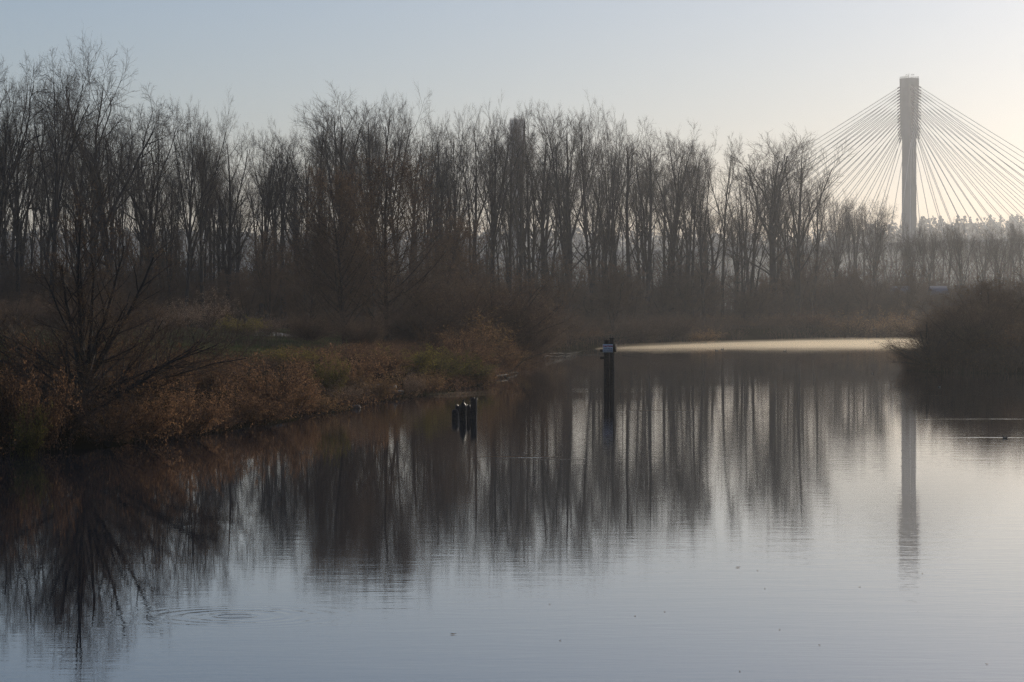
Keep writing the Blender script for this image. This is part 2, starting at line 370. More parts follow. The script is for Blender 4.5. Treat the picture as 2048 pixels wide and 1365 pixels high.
    P2, R2 = grow(lo, ro, m2, q, 1, ab, lambda t: .50 - .14 * t, 4, ub, .12, .5, g)
    P3, R3 = grow(P2, R2, m3, q, 1, ab, lambda t: .52 - .10 * t, 3, ub, .14, .55, g)
    P4, R4 = grow(P3, R3, m4, .15, 1, ab, lambda t: .55 - .1 * t, 2, ub, .1, .7, g)
    tw = {'poplar': .011, 'pole': .011, 'spread': .010, 'brown': .008, 'young': .009, 'multistem': .006}[kind]
    R2 = np.maximum(R2, tw * 1.6); R3 = np.clip(R3, tw, tw * 2); R4 = np.clip(R4, tw * .8, tw)
    t = MB()
    for P, Rr, s in stems: V, Fq = tubes(P, Rr, s); t.add(V, Fq)
    V, Fq = tubes(lo, ro, 4); t.add(V, Fq)
    c = MB()
    V, Fq = tubes(P2, R2, 3); c.add(V, Fq)
    V, Fq, T = spikes(P3, R3); c.add(V, [Fq, T])
    V, Fq, T = spikes(P4, R4); c.add(V, [T])
    parts = [("trunk", t.mesh(kind + "_trunk", [M[mats[0]]])), ("crown", c.mesh(kind + "_crown", [M[mats[1]]]))]
    if leaf:
        V, Fq = leafquads(P4, leaf[1], leaf[2], g, .05)
        l = MB(); l.add(V, Fq); parts.append(("leaves", l.mesh(kind + "_leaves", [M[leaf[0]]])))
    zs = np.concatenate([P4[:, -1, 2]]); 
    return dict(parts=parts, H=float(np.percentile(zs, 99.7)), W=float(np.percentile(np.abs(P4[:, -1, :2]), 97)))
def stem_k(P, k): 
    i = np.linspace(0, P.shape[1] - 1, k); a = np.floor(i).astype(int); a = np.minimum(a, P.shape[1] - 2); f = (i - a)[None, :, None]
    return P[:, a] * (1 - f) + P[:, a + 1] * f
def stem_r(Rr, k):
    i = np.linspace(0, Rr.shape[1] - 1, k); a = np.minimum(np.floor(i).astype(int), Rr.shape[1] - 2); f = (i - a)[None]
    return Rr[:, a] * (1 - f) + Rr[:, a + 1] * f
def proto_shrub(kind, seed):
    """about 2 m high and 2.4 m wide, stems from one root"""
    g = np.random.default_rng(seed)
    twig, leaf, nl, ls, ang, up = {'rust': ('twig_red', 'leaf_rust', 4, .046, 48, .02), 'tan': ('twig_brown', 'leaf_tan', 4, .042, 44, .03), 'olive': ('twig_brown', 'leaf_olive', 5, .046, 48, .02), 'dome': ('twig_red', 'leaf_alder', 2, .018, 50, .035),
        'pale': ('twig_brown', 'leaf_pale', 4, .03, 40, .03), 'bare': ('twig_red', 'leaf_rust', 2, .025, 50, .04)}[kind]
    P0 = np.array([[[0, 0, -.3], [0, 0, 0.0], [0, 0, .25]]]); R0 = np.array([[.05, .05, .03]])
    n0 = 44 if kind == 'dome' else 26
    P1, R1 = grow(P0, R0, n0, .55, 1, ang, lambda t: 3.9, 7, up, .10, .5, g, .35)
    P2, R2 = grow(P1, R1, 9, .12, 1, 36, lambda t: .42 - .15 * t, 4, .04, .12, .55, g)
    P3, R3 = grow(P2, R2, 7, .1, 1, 38, lambda t: .48 - .15 * t, 3, .04, .15, .6, g)
    big = kind == 'dome'
    R1 = np.clip(R1, .006, .014 if big else .02); R2 = np.clip(R2, .003 if big else .004, .008); R3 = np.clip(R3, .0035 if big else .003, .005)
    if big:
        P4, R4 = grow(P3, R3, 4, .1, 1, 36, lambda t: .55, 2, .06, .1, .7, g); R4 = np.clip(R4, .0028, .0034)
    t = MB(); V, Fq = tubes(P1, R1, 4); t.add(V, Fq)
    c = MB(); V, Fq = tubes(P2, R2, 3); c.add(V, Fq); V, Fq, T = spikes(P3, R3); c.add(V, [Fq, T])
    if big: V, Fq, T = spikes(P4, R4); c.add(V, [T])
    V, Fq = leafquads(P4 if big else P3, nl, ls, g, .04); l = MB(); l.add(V, Fq)
    z = P3[:, -1, 2]
    return dict(parts=[("stems", t.mesh(kind + "_stems", [M['bark_brown']])), ("twigs", c.mesh(kind + "_twigs", [M[twig]])), ("leaves", l.mesh(kind + "_leaves", [M[leaf]]))],
                H=float(np.percentile(z, 99)), W=float(np.percentile(np.abs(P3[:, -1, :2]), 97)))
PR = {}
for k, n in (('poplar', 8), ('pole', 6), ('spread', 4), ('brown', 2), ('young', 4), ('multistem', 1)):
    PR[k] = [proto_tree(k, 100 + 7 * i + len(k) * 31) for i in range(n)]
for k, n in (('rust', 2), ('tan', 2), ('olive', 2), ('pale', 1), ('bare', 2), ('dome', 2)):
    PR[k] = [proto_shrub(k, 300 + 7 * i + len(k) * 31) for i in range(n)]
cnt = {}
def plant(kind, name, X, Y, H, label, cat, group=None, W=None, var=None, lean=(0, 0), rz=None, sink=0.0):
    pr = PR[kind][(cnt.get(kind, 0) if var is None else var) % len(PR[kind])]; cnt[kind] = cnt.get(kind, 0) + 1
    e = bpy.data.objects.new(name, None); COL.objects.link(e)
    s = H / pr['H']; sw = s if W is None else W / (2 * pr['W'])
    e.location = (X, Y, gz(X, Y) - sink); e.scale = (sw, sw, s)
    e.rotation_euler = (lean[1], lean[0], random.uniform(0, 6.28) if rz is None else rz)
    tag(e, label, cat, group)
    for nme, me in pr['parts']: link(nme, me, e)
    return e
def plant_px(kind, name, px, ytop, D, label, cat, group=None, Wpx=None, base=None, **kw):
    X = XD(px, D); z0 = gz(X, D)
    H = CAMH + (YH - ytop) / F * D - z0
    return plant(kind, name, X, D, H, label, cat, group, W=None if Wpx is None else Wpx / F * D, **kw)

# ------------------------------------------------------------------ the wood: front trees, seen one by one
prof_x = [-60, 0, 60, 110, 160, 230, 300, 330, 380, 420, 470, 520, 565, 610, 650, 690, 740, 800, 850, 900, 960, 1040, 1100, 1190, 1230, 1300, 1350, 1390, 1450, 1480, 1545, 1600, 1640, 1700, 1760, 1800, 1870, 1950, 2048, 2100]
prof_y = [90, 85, 110, 75, 130, 88, 140, 190, 190, 225, 235, 240, 265, 215, 200, 168, 190, 185, 212, 208, 208, 208, 205, 200, 222, 235, 248, 275, 265, 280, 254, 270, 380, 385, 390, 450, 438, 440, 440, 440]
def prof(x): return float(np.interp(x, prof_x, prof_y))
def woodD(x): return float(np.interp(x, [-60, 0, 300, 500, 700, 900, 1200, 1500, 1700, 2100], [325, 325, 350, 370, 410, 450, 530, 590, 650, 700]))
front = [
 ('spread', -25, 80, 150, .02, "huge bare tree cut by the picture's left border"),
 ('spread', 38, 112, 120, .05, "forked bare cottonwood beside the tree on the left border"),
 ('spread', 98, 74, 150, .07, "tall bare tree leaning right, second crown peak from the left border"),
 ('spread', 182, 150, 130, -.04, "bare crooked tree bending left beneath the broadest left crown"),
 ('spread', 238, 88, 190, .03, "broadest tallest bare crown of the left wood, many forked limbs"),
 ('spread', 300, 175, 120, .06, "bare tree just right of the broadest crown, limbs sweeping right"),
 ('poplar', 372, 188, 120, .03, "upright bare tree with a few yellow leaves on its rounded top"),
 ('poplar', 405, 215, 90, .05, "slim bare tree leaning right behind the rounded leafy top"),
 ('poplar', 455, 226, 110, 0, "dense dark bare crown left of the low dip in the treetops"),
 ('poplar', 520, 240, 80, -.02, "narrow bare crown beside the low dip in the treetops"),
 ('pole', 568, 264, 80, .02, "shortest bare tree at the low dip in the treetops"),
 ('poplar', 612, 240, 80, 0, "bare tree rising from the dip toward the high central crown"),
 ('poplar', 645, 212, 90, -.02, "bare tree touching the left side of the high central crown"),
 ('poplar', 690, 168, 130, .0, "highest central bare crown, airy and pale against the sky"),
 ('poplar', 748, 190, 100, .02, "bare crown between the highest central crown and the brown tree"),
 ('poplar', 805, 186, 120, .03, "dense bare crown directly behind the large brown tree"),
 ('pole', 848, 214, 80, .04, "bare tree leaning right at the edge of the large brown tree"),
 ('poplar', 905, 208, 90, -.03, "bare tree above the round brown bush, thin pair of trunks"),
 ('poplar', 942, 213, 80, 0, "straight bare tree above the round brown bush's right half"),
 ('poplar', 985, 208, 100, 0, "bare tree just left of the distant half-hidden pylon"),
 ('pole', 1045, 208, 80, .02, "bare tree standing in front of the distant half-hidden pylon"),
 ('poplar', 1022, 200, 80, 0, "bare tree covering the left half of the distant pylon"),
 ('poplar', 1062, 200, 80, .01, "bare tree covering the right half of the distant pylon"),
 ('poplar', 1088, 210, 90, -.02, "thick-trunked bare tree just right of the distant pylon"),
 ('poplar', 1135, 204, 100, 0, "bare tree left of the highest crown above the sign posts"),
 ('poplar', 1185, 199, 110, 0, "highest bare crown above the sign posts, thick dark trunk"),
 ('poplar', 1222, 216, 90, .03, "bare tree hugging the right side of the crown above the posts"),
 ('pole', 1258, 232, 80, .02, "slender bare tree second right of the crown above the posts"),
 ('poplar', 1292, 236, 90, .05, "bare tree with a leafy tip at the step down in the treetops"),
 ('poplar', 1342, 245, 110, 0, "round fan-shaped bare crown midway between posts and bridge"),
 ('pole', 1385, 276, 70, .02, "short bare tree filling the gap right of the fan-shaped crown"),
 ('poplar', 1408, 268, 80, -.03, "left one of two joined bare crowns before the lone big one"),
 ('poplar', 1445, 265, 90, .05, "right one of two joined bare crowns before the lone big one"),
 ('pole', 1482, 290, 60, .08, "thin bare tree leaning right before the lone big crown"),
 ('poplar', 1545, 253, 130, .0, "lone big round bare crown left of the stay cables"),
 ('poplar', 1596, 264, 90, .03, "last tall bare tree next to the stay cables"),
 ('pole', 1625, 335, 60, .09, "thin leaning bare tree crossing the lower stay cables"),
]
G = "bare cottonwoods along the front of the wood"
for kind, px, yt, wp, lean, lab in front:
    D = woodD(px) + random.uniform(-14, 16); lean += random.uniform(-.025, .025); wp *= random.uniform(.85, 1.2)
    plant_px(kind, "cottonwood_tree", px, yt, D, lab, "tree", G, Wpx=wp * (1.6 if kind == 'spread' else 1.5), lean=(lean, 0))
low = [
 (1668, 388, 80, "small hazy bare tree below the left stay cables, nearest the tall wood"),
 (1705, 384, 80, "forked hazy bare tree below the middle of the left stay cables"),
 (1752, 388, 100, "dense hazy bare tree just left of the bridge pylon"),
 (1822, 432, 60, "reddish thin bare tree in front of the pylon's foot"),
 (1862, 436, 80, "hazy bare tree touching the pylon's right side"),
 (1925, 436, 90, "hazy bare clump of trunks between pylon and right border"),
 (1968, 452, 60, "small hazy bare tree below the bridge lamp posts"),
 (2000, 438, 90, "wide hazy bare tree near the right border under the cables"),
 (2050, 455, 80, "hazy bare tree cut by the picture's right border"),
]
for px, yt, wp, lab in low:
    plant_px('spread' if px % 2 == 0 else 'poplar', "cottonwood_tree", px, yt, 740 + random.uniform(-30, 30), lab, "tree", "hazy bare trees below the bridge", Wpx=wp)

# trees deep in the wood: told apart by nothing but their stretch of the wood
def stretch(px):
    for lim, s in ((330, "behind the forked crowns at the far left"), (580, "left of the low dip in the treetops"), (860, "behind the two brown trees"), (1110, "around the distant half-hidden pylon"),
                   (1320, "above the sign posts"), (1500, "between sign posts and the lone big crown"), (5000, "below the left stay cables")):
        if px < lim: return s
k = 0
for i in range(136):
    px = -50 + 1700 * ((i + random.random()) / 136) + 28 * math.sin(i * 1.7) + random.uniform(-20, 20)
    D = woodD(px) + random.uniform(14, 95)
    yt = prof(px) + random.uniform(42, 140) + (60 if px < 350 else 0)
    st = stretch(px); ln = random.uniform(-.05, .06)
    how = ("left-leaning" if ln < -.018 else "right-leaning" if ln > .03 else "upright") + " bare tree, " + ("high" if yt - prof(px) < 85 else "low") + " crown, deep in woods " + st
    plant_px(('pole', 'poplar', 'pole', 'spread')[i % 4] if px < 500 else ('pole', 'pole', 'poplar')[i % 3], "cottonwood_tree", px, yt, D, how, "tree", how, lean=(ln, 0), Wpx=random.uniform(85, 130))
for i in range(30):
    px = 1650 + 430 * (i + random.random()) / 30
    plant_px(('pole', 'poplar')[i % 2], "cottonwood_tree", px, prof(px) + random.uniform(-4, 32), random.uniform(800, 1050), "hazy slender bare tree in the row below the bridge deck", "tree", "hazy slender trees below the bridge deck", Wpx=random.uniform(50, 90))

# the two brown trees and the near left tree
plant_px('brown', "alder_tree", 775, 300, 262, "large brown fine-twigged tree with a straight dark trunk and broad low limbs", "tree", "brown trees on the meadow edge", Wpx=265, var=0, lean=(-.01, 0))
plant_px('brown', "alder_tree", 688, 330, 246, "smaller brown tree with a leaning trunk left of the large brown tree", "tree", "brown trees on the meadow edge", Wpx=190, var=1, lean=(-.07, 0))
plant_px('brown', "alder_tree", 880, 430, 300, "low brown fine-twigged tree right of the large brown tree", "tree", "brown trees on the meadow edge", Wpx=150, var=1, lean=(.05, 0))
plant_px('brown', "alder_tree", 620, 430, 285, "low brown tree half hidden left of the smaller brown tree", "tree", "brown trees on the meadow edge", Wpx=140, var=0)
plant_px('multistem', "willow_tree", 160, 395, 117, "wide dark multi-stemmed tree with arching limbs on the near left bank", "tree", Wpx=520, rz=.6)
plant_px('young', "alder_tree", 1225, 520, 470, "small forked brown tree on the bank right behind the sign posts", "tree", Wpx=110, var=0)
plant_px('young', "alder_tree", 1738, 520, 610, "thin hazy tree with feathery limbs on the far bank left of the pylon", "tree", Wpx=90, var=1)
plant_px('young', "alder_tree", 1812, 530, 600, "thin hazy feathery tree on the far bank below the pylon", "tree", Wpx=80, var=2)

# understorey saplings
for i in range(135):
    px = -60 + 1780 * (i + random.random()) / 135
    D = woodD(px) + random.uniform(-22, 60)
    yt = random.uniform(500, 590) + (35 if px > 900 else 0) - (70 if random.random() < .12 else 0)
    if 330 < px < 640 and D < 350: D += 40
    wp = random.uniform(70, 125); sz = ("tall" if yt < 545 else "middling" if yt < 580 else "short") + (" narrow" if wp < 96 else " broad")
    st = stretch(px)
    plant_px('young', "sapling", px, yt, D, sz + " brown sapling in the thicket " + st, "sapling", sz + " saplings " + st, Wpx=wp)
for i in range(16):
    px = 1765 + 175 * (i + random.random()) / 16
    plant_px('young', "sapling", px, random.uniform(572, 592), random.uniform(612, 632), "short hazy sapling screening the pale blue sheds", "sapling", "saplings before the sheds", Wpx=random.uniform(80, 110))
def hz_lab(px):
    w = "left of the lone big crown's shore" if px < 1600 else "under the left stay cables" if px < 1740 else "at the pylon's foot" if px < 1890 else "behind the right bank bushes"
    return "hazy twiggy sapling on the far bank " + w, "sapling", "hazy saplings " + w
for i in range(34):
    px = 1600 + 470 * (i + random.random()) / 34
    plant_px('young', "sapling", px, random.uniform(540, 605), random.uniform(640, 780), *hz_lab(px), Wpx=random.uniform(70, 110))

# round bushes where the left bank meets the far bank
for kind, px, yt, D, wp, lab in (
    ('dome', 985, 535, 268, 280, "big round brown bush of fine twigs above the point of the left bank"),
    ('dome', 1055, 596, 312, 200, "brown bush leaning over the water right of the big round one"),
    ('dome', 905, 548, 260, 240, "brown bush between the large brown tree and the big round bush"),
    ('dome', 850, 600, 250, 200, "brown thicket bush under the large brown tree's right limbs"),
    ('dome', 720, 625, 240, 130, "dull brown bush at the foot of the two brown trees"),
    ('dome', 620, 620, 262, 130, "dull brown bush left of the two brown trees' trunks"),
    ('dome', 1020, 612, 266, 190, "dark dome of twigs between the big round bush and the water"),
    ('tan', 948, 628, 240, 150, "brown bush tucked in front of the big round bush's left half"),
    ('rust', 935, 660, 215, 120, "rust-brown bush in front of the big round bush"),
    ('rust', 1000, 680, 245, 100, "low rust-brown bush at the water under the big round bush"),
    ('tan', 1085, 655, 352, 80, "small tan bush at the tip of the left bank"),
    ('dome', 1135, 640, 425, 90, "tan bush at the water's edge left of the sign posts"),
    ('rust', 1165, 655, 430, 90, "reddish low bush at the water just left of the sign posts"),
    ('dome', 1280, 640, 455, 90, "tan bush at the water's edge right of the sign posts"),
    ('tan', 1405, 655, 490, 70, "pale sunlit tuft bush where the bright mist begins"),
    ('dome', 1345, 630, 480, 110, "brown bush behind the water between posts and pale tuft"),
    ('olive', 480, 633, 285, 110, "dark green mounded bramble beside the footpath"),
    ('pale', 415, 580, 300, 110, "tall pale seedy bush behind the green bramble mound"),
    ('pale', 340, 600, 290, 120, "pale brown bush left of the tall seedy bush"),
    ('dome', 250, 600, 280, 140, "brown bush seen through the near left tree's limbs"),
    ('dome', 130, 590, 275, 150, "brown bush left behind the near left tree's trunk"),
    ('dome', 20, 590, 270, 150, "brown bush at the left border behind the meadow"),
    ('pale', 535, 625, 300, 80, "thin pale bush where the footpath disappears"),
):
    plant_px(kind, "bush", px, yt, D, lab, "bush", "bushes on the meadow and far bank", Wpx=wp)
far_b = [(1460, 625), (1500, 640), (1540, 618), (1580, 630), (1620, 615), (1660, 632), (1700, 622), (1745, 628), (1790, 618), (1830, 625), (1880, 620), (1930, 630)]
for px, yt in far_b:
    plant_px(('rust', 'bare', 'tan')[px % 3], "bush", px, yt, waterD(679) + random.uniform(4, 25), "hazy brown bush lining the far shore behind the bright mist", "bush", "hazy bushes lining the far shore", Wpx=110)

# near left bank: shrubs told apart by colour and neighbours
bank = [
 ('rust', 10, 700, 108, 170, "dark rust bush at the left border, lowest on the bank"),
 ('rust', 75, 745, 107, 130, "dark rust bush at the water left of the multi-stemmed tree"),
 ('olive', 55, 830, 104.5, 60, "small yellow-green bush by the water at the far left"),
 ('bare', 140, 735, 112, 150, "bare dark bush around the foot of the multi-stemmed tree"),
 ('bare', 215, 760, 111, 150, "bare dark bush right of the multi-stemmed tree's foot"),
 ('rust', 285, 745, 115, 150, "dark reddish bush under the multi-stemmed tree's right limbs"),
 ('rust', 300, 690, 128, 150, "reddish bush on the bank top right of the multi-stemmed tree"),
 ('bare', 345, 800, 119, 120, "bare drooping bush touching the dark water"),
 ('rust', 385, 735, 122, 140, "red-brown bush above the bare drooping bush"),
 ('rust', 420, 690, 138, 150, "red-brown bush on the bank top below the footpath"),
 ('bare', 430, 790, 126, 110, "bare brown bush by the water left of the pale stone"),
 ('rust', 480, 740, 132, 140, "dense red-brown bush halfway up the bank, left of the pale stone"),
 ('rust', 540, 700, 142, 140, "tall red-brown bush directly above the pale stone"),
 ('rust', 520, 775, 134, 120, "low red-brown bush overhanging the pale stone"),
 ('rust', 590, 735, 145, 130, "red-brown bush right of the pale stone, thick with twigs"),
 ('tan', 630, 765, 149, 100, "brown bush beside the pinkish seedy bush"),
 ('pale', 683, 765, 157, 85, "pinkish pale seedy bush sticking out over the water"),
 ('rust', 640, 690, 162, 130, "red-brown bush on the bank top behind the pinkish bush"),
 ('olive', 660, 730, 158, 70, "bush with yellow-green leaves just behind the pinkish one"),
 ('rust', 705, 700, 172, 130, "dark brown bush up the bank, right above the pinkish bush"),
 ('tan', 750, 750, 169, 100, "low brown bush left of the snowy slabs"),
 ('rust', 765, 690, 185, 130, "dark brown bush above the snowy slabs"),
 ('pale', 822, 742, 175, 60, "small upright pale bush right of the snowy slabs"),
 ('olive', 815, 700, 192, 120, "yellow-leaved bush halfway up the bank above the pale bush"),
 ('olive', 870, 700, 198, 120, "olive and orange bush above the small mist patch"),
 ('tan', 860, 750, 186, 80, "tan bush low on the bank beside the mist patch"),
 ('olive', 925, 715, 205, 110, "golden olive bush near the water above the stumps"),
 ('tan', 958, 735, 205, 70, "golden tan bush at the water right above the stumps"),
 ('rust', 900, 668, 225, 130, "dark rust bush on the bank top above the stumps"),
 ('tan', 1030, 705, 262, 60, "low tan bush at the water by the fallen branches"),
 ('rust', 200, 672, 150, 140, "reddish bush behind the multi-stemmed tree's trunk"),
 ('rust', 90, 672, 145, 150, "reddish bush on the bank top left of the multi-stemmed trunk"),
 ('olive', 585, 680, 176, 110, "greenish bush at the right end of the grassy meadow"),
]
for kind, px, yt, D, wp, lab in bank:
    if 375 < px < 660: yt += 10
    else: yt -= random.uniform(5, 32)
    wp *= random.uniform(.9, 1.2)
    plant_px(kind, "bush", px, yt, D, lab, "bush", "bushes on the near left bank", Wpx=wp, sink=.1)

# right peninsula
right = [
 ('multistem', 1905, 605, 256, 210, "dark arching bush overhanging the water at the left end of the right bank"),
 ('multistem', 1856, 634, 253, 200, "low dark bush drooping to the water, outermost on the right bank"),
 ('dome', 1935, 588, 259, 200, "reddish bush behind the arching bush on the right bank"),
 ('young', 1985, 560, 262, 170, "taller dark bush in the middle of the right bank"),
 ('young', 2035, 540, 266, 170, "tallest dark bush at the right border"),
 ('dome', 1965, 600, 252, 190, "low reddish bush in the middle of the right bank"),
 ('bare', 1895, 680, 251, 120, "low dark bush at the water under the arching bush"),
 ('rust', 2030, 650, 250, 160, "low dark bush at the right border by the water"),
 ('dome', 2070, 545, 262, 200, "dark bush partly outside the right border"),
 ('bare', 1990, 700, 248, 140, "lowest dark bush of the right bank, touching the water"),
]
for kind, px, yt, D, wp, lab in right:
    plant_px(kind, "bush", px, yt, D, lab, "bush", "bushes on the right bank", Wpx=wp)

# footpath
pp = [(-70, 262), (-45, 270), (-32, 281), (-23.5, 293), (-22, 306), (-29, 325), (-48, 350)]
pts = []
for i in range(len(pp) - 1):
    for t in np.linspace(0, 1, 8, endpoint=False): pts.append(np.array(pp[i]) * (1 - t) + np.array(pp[i + 1]) * t)
pts = np.array(pts); tg = norm(np.gradient(pts, axis=0)); nm = np.stack([-tg[:, 1], tg[:, 0]], 1)
rows = [pts + nm * w for w in (-1.5, -.5, .5, 1.5)]
V = np.stack([np.stack([r[:, 0], r[:, 1], ground_z(r[:, 0], r[:, 1]) + .09], -1) for r in rows], 1).reshape(-1, 3)
idx = np.arange(len(pts) * 4).reshape(-1, 4)
o = link("footpath", mesh("footpath", V, [(np.stack([idx[:-1, :-1], idx[:-1, 1:], idx[1:, 1:], idx[1:, :-1]], -1).reshape(-1, 4), 0)], [M['path']])); tag(o, "pale gravel footpath crossing the meadow", kind='structure')

def offpath(X, Y): return (((X[:, None] - pts[:, 0]) ** 2 + (Y[:, None] - pts[:, 1]) ** 2).min(1) > 1.9 ** 2)

# ------------------------------------------------------------------ ground cover
def scatter(n, xr, yr, cond, g):
    X = g.uniform(*xr, n); Y = g.uniform(*yr, n); d = shore_dist(X, Y); k = cond(X, Y, d)
    return X[k], Y[k], ground_z(X[k], Y[k])
def canes(name, X, Y, Z, hmin, hmax, r, leaf_n, leaf_s, mt, ml, g, label, arch=.5):
    n = len(X); h = g.uniform(hmin, hmax, n); az = g.uniform(0, 6.28, n); a = arch * g.random(n)
    t = np.linspace(0, 1, 4)
    P = np.stack([X[:, None] + np.cos(az)[:, None] * (h * a)[:, None] * t ** 1.6 * 1.3, Y[:, None] + np.sin(az)[:, None] * (h * a)[:, None] * t ** 1.6 * 1.3,
                  Z[:, None] - .05 + h[:, None] * (t - .35 * a[:, None] * t ** 2)], -1)
    V, Fq, T = spikes(P, np.full((n, 4), r)); m = MB(); m.add(V, [Fq, T], 0)
    if leaf_n: V, Fq = leafquads(P[:, 1:], leaf_n, leaf_s, g, .09); m.add(V, Fq, 1)
    o = link(name, m.mesh(name, [M[mt], M[ml]])); tag(o, label, kind='stuff'); return o
g = np.random.default_rng(5)
X, Y, Z = scatter(90000, (-40, 14), (88, 330), lambda X, Y, d: (d > .1) & (d < 12) & (np.abs(X / Y) < .2) & (X < 8), g)
canes("bramble_undergrowth", X, Y, Z,   .3, 1.0, .006, 5, .04, 'twig_red', 'leaf_rust', g, "tangled reddish brambles covering the near left bank")
X, Y, Z = scatter(140000, (-75, 130), (225, 640), lambda X, Y, d: (d > .3) & (d < 26) & (np.abs(X / Y) < .19) & (vnoise(X, Y, 5, 8) > .35) & ((X > -2) | (Y > 330)), g)
canes("thicket_undergrowth", X, Y, Z, 1.0, 3.6, .014, 5, .075, 'twig_brown', 'leaf_dull', g, "low brown thicket along the foot of the wood", .8)
X, Y, Z = scatter(70000, (-110, 140), (360, 800), lambda X, Y, d: (np.abs(Y - (np.interp(X / Y * F + CX, [-60, 300, 700, 1200, 1700, 2100], [430, 450, 510, 650, 745, 770]))) < 22) & (np.abs(X / Y) < .19), g)
canes("backing_undergrowth", X, Y, Z, 8, 18, .03, 5, .2, 'twig_brown', 'leaf_dull', g, "tall dim thicket closing the back of the wood", .6)
X, Y, Z = scatter(40000, (-40, 14), (95, 330), lambda X, Y, d: (d > -.7) & (d < 1.3) & (np.abs(X / Y) < .2) & (X < 8), g)
canes("waterside_undergrowth", X, Y, np.maximum(Z, -.1), .4, 1.3, .006, 6, .045, 'twig_red', 'leaf_rust', g, "drooping brambles and weeds along the waterline of the left bank", 1.0)
X, Y, Z = scatter(60000, (30, 75), (238, 300), lambda X, Y, d: (d > .1) & (d < 15), g)
canes("brushwood_undergrowth", X, Y, Z, .8, 2.6, .01, 3, .05, 'twig_red', 'leaf_rust', g, "dense dark brushwood covering the right bank", .8)
X, Y, Z = scatter(170000, (-60, -8), (160, 345), lambda X, Y, d: (d > 9) & (np.abs(X / Y) < .19) & (X / Y < -.055) & offpath(X, Y), g)
canes("grass", X, Y, Z, .12, .45, .012, 0, 0, 'grass', 'grass', g, "short sunlit green meadow grass behind the bank bushes", .6)
X, Y, Z = scatter(30000, (-60, -8), (185, 345), lambda X, Y, d: (d > 8) & (np.abs(X / Y) < .19) & (X / Y < -.055) & (vnoise(X, Y, 9, 12) > .6) & offpath(X, Y), g)
canes("dry_weeds", X, Y, Z, .5, 1.5, .008, 2, .03, 'reed', 'leaf_pale', g, "dry pale weeds standing in the meadow", .3)

# ------------------------------------------------------------------ piles with the sign
def post_mesh(name, r, h, seed, top='flat', sides=14, tilt=(0, 0)):
    g = np.random.default_rng(seed); rings = []; a = np.arange(sides) / sides * 2 * math.pi
    flute = 1 + .08 * g.normal(0, 1, sides)
    zs = list(np.linspace(-1.6, h, 14))
    for i, z in enumerate(zs):
        rr = r * (1.05 - .1 * max(z, 0) / h) * flute * (1 + .035 * g.normal(0, 1, sides))
        x = rr * np.cos(a) + tilt[0] * z; y = rr * np.sin(a) + tilt[1] * z; zz = np.full(sides, z)
        if i == len(zs) - 1 and top == 'broken': zz = zz + g.uniform(-.16, .05, sides)
        rings.append(np.stack([x, y, zz], -1))
    if top == 'round':
        for q, dz in ((.93, .05), (.75, .11), (.45, .16)):
            rings.append(np.stack([r * q * .95 * np.cos(a) + tilt[0] * h, r * q * .95 * np.sin(a) + tilt[1] * h, np.full(sides, h + dz)], -1))
    elif top == 'spike':
        for q, dz in ((.8, .09), (.42, .17), (.22, .22), (.25, .30)):
            rings.append(np.stack([r * q * np.cos(a) + tilt[0] * h, r * q * np.sin(a) + tilt[1] * h, h + dz + g.uniform(-.02, .03, sides)], -1))
    elif top == 'broken':
        rings.append(np.stack([r * .6 * np.cos(a) + tilt[0] * h, r * .6 * np.sin(a) + tilt[1] * h, h + g.uniform(-.14, .0, sides)], -1))
    m = MB(); m.loft(rings); return m.mesh(name, [M['wet_wood']])
DP = waterD(781); PXM = DP / F
def sgn_z(py): return CAMH - (py - YH) * PXM
xl, xr = XD(1212.5, DP), XD(1223.5, DP)
e = bpy.data.objects.new("mooring_piles", None); e.location = (XD(1217, DP), DP, 0); COL.objects.link(e)
e.name = "sign_post"
tag(e, "two dark timber piles standing together in the river with a white warning board", "sign post")
def at_e(me, nme, x, y, z=0, par=None): return link(nme, me, par or e, (x - e.location.x, y - e.location.y, z))
pl = at_e(post_mesh("pile_a", .165, sgn_z(682), 3), "pile", xl, DP)
pr_ = at_e(post_mesh("pile_b", .155, sgn_z(677.5), 4), "pile", xr + .01, DP + .22)
m = MB()
for (px, py, w) in ((1203.5, 701.5, .5), (1204, 716, .5)):
    m2 = MB(); m2.box((0, 0, 0), (w, .17, .17)); at_e(m2.mesh("cross_beam", [M['wet_wood']]), "cross_beam", XD(px + 4, DP), DP - .02, sgn_z(py))
m2 = MB(); m2.box((0, 0, 0), (.36, .36, .05)); at_e(m2.mesh("post_cap", [M['wet_wood']]), "cap", xr + .01, DP + .22, sgn_z(677.5) + .022)
m2 = MB(); m2.box((0, 0, 0), (.36, .36, .05)); at_e(m2.mesh("post_cap", [M['wet_wood']]), "cap", xl, DP, sgn_z(682) + .02)
sw, sh = .64, .52; sz = sgn_z(697); sx = XD(1215.5, DP); sy = DP - .20
m2 = MB(); m2.box((0, 0, 0), (sw, .02, sh)); board = at_e(m2.mesh("sign_board", [M['sign_white']]), "sign_board", sx, sy, sz)
def text_mesh(txt, size, mat, name):
    cu = bpy.data.curves.new(name, 'FONT'); cu.body = txt; cu.size = size; cu.align_x = 'CENTER'; cu.align_y = 'CENTER'; cu.extrude = .002; cu.offset = .008
    t = bpy.data.objects.new("lettering_tmp", cu); COL.objects.link(t); bpy.context.view_layer.update()
    me = bpy.data.meshes.new_from_object(t.evaluated_get(bpy.context.evaluated_depsgraph_get()))
    bpy.data.objects.remove(t); me.materials.clear(); me.materials.append(mat); return me
o = link("lettering", text_mesh("CAUTION", .135, M['sign_red'], "caution_text"), board, (0, -.014, .125)); o.rotation_euler = (R(90), 0, 0)
g = np.random.default_rng(9); m2 = MB()
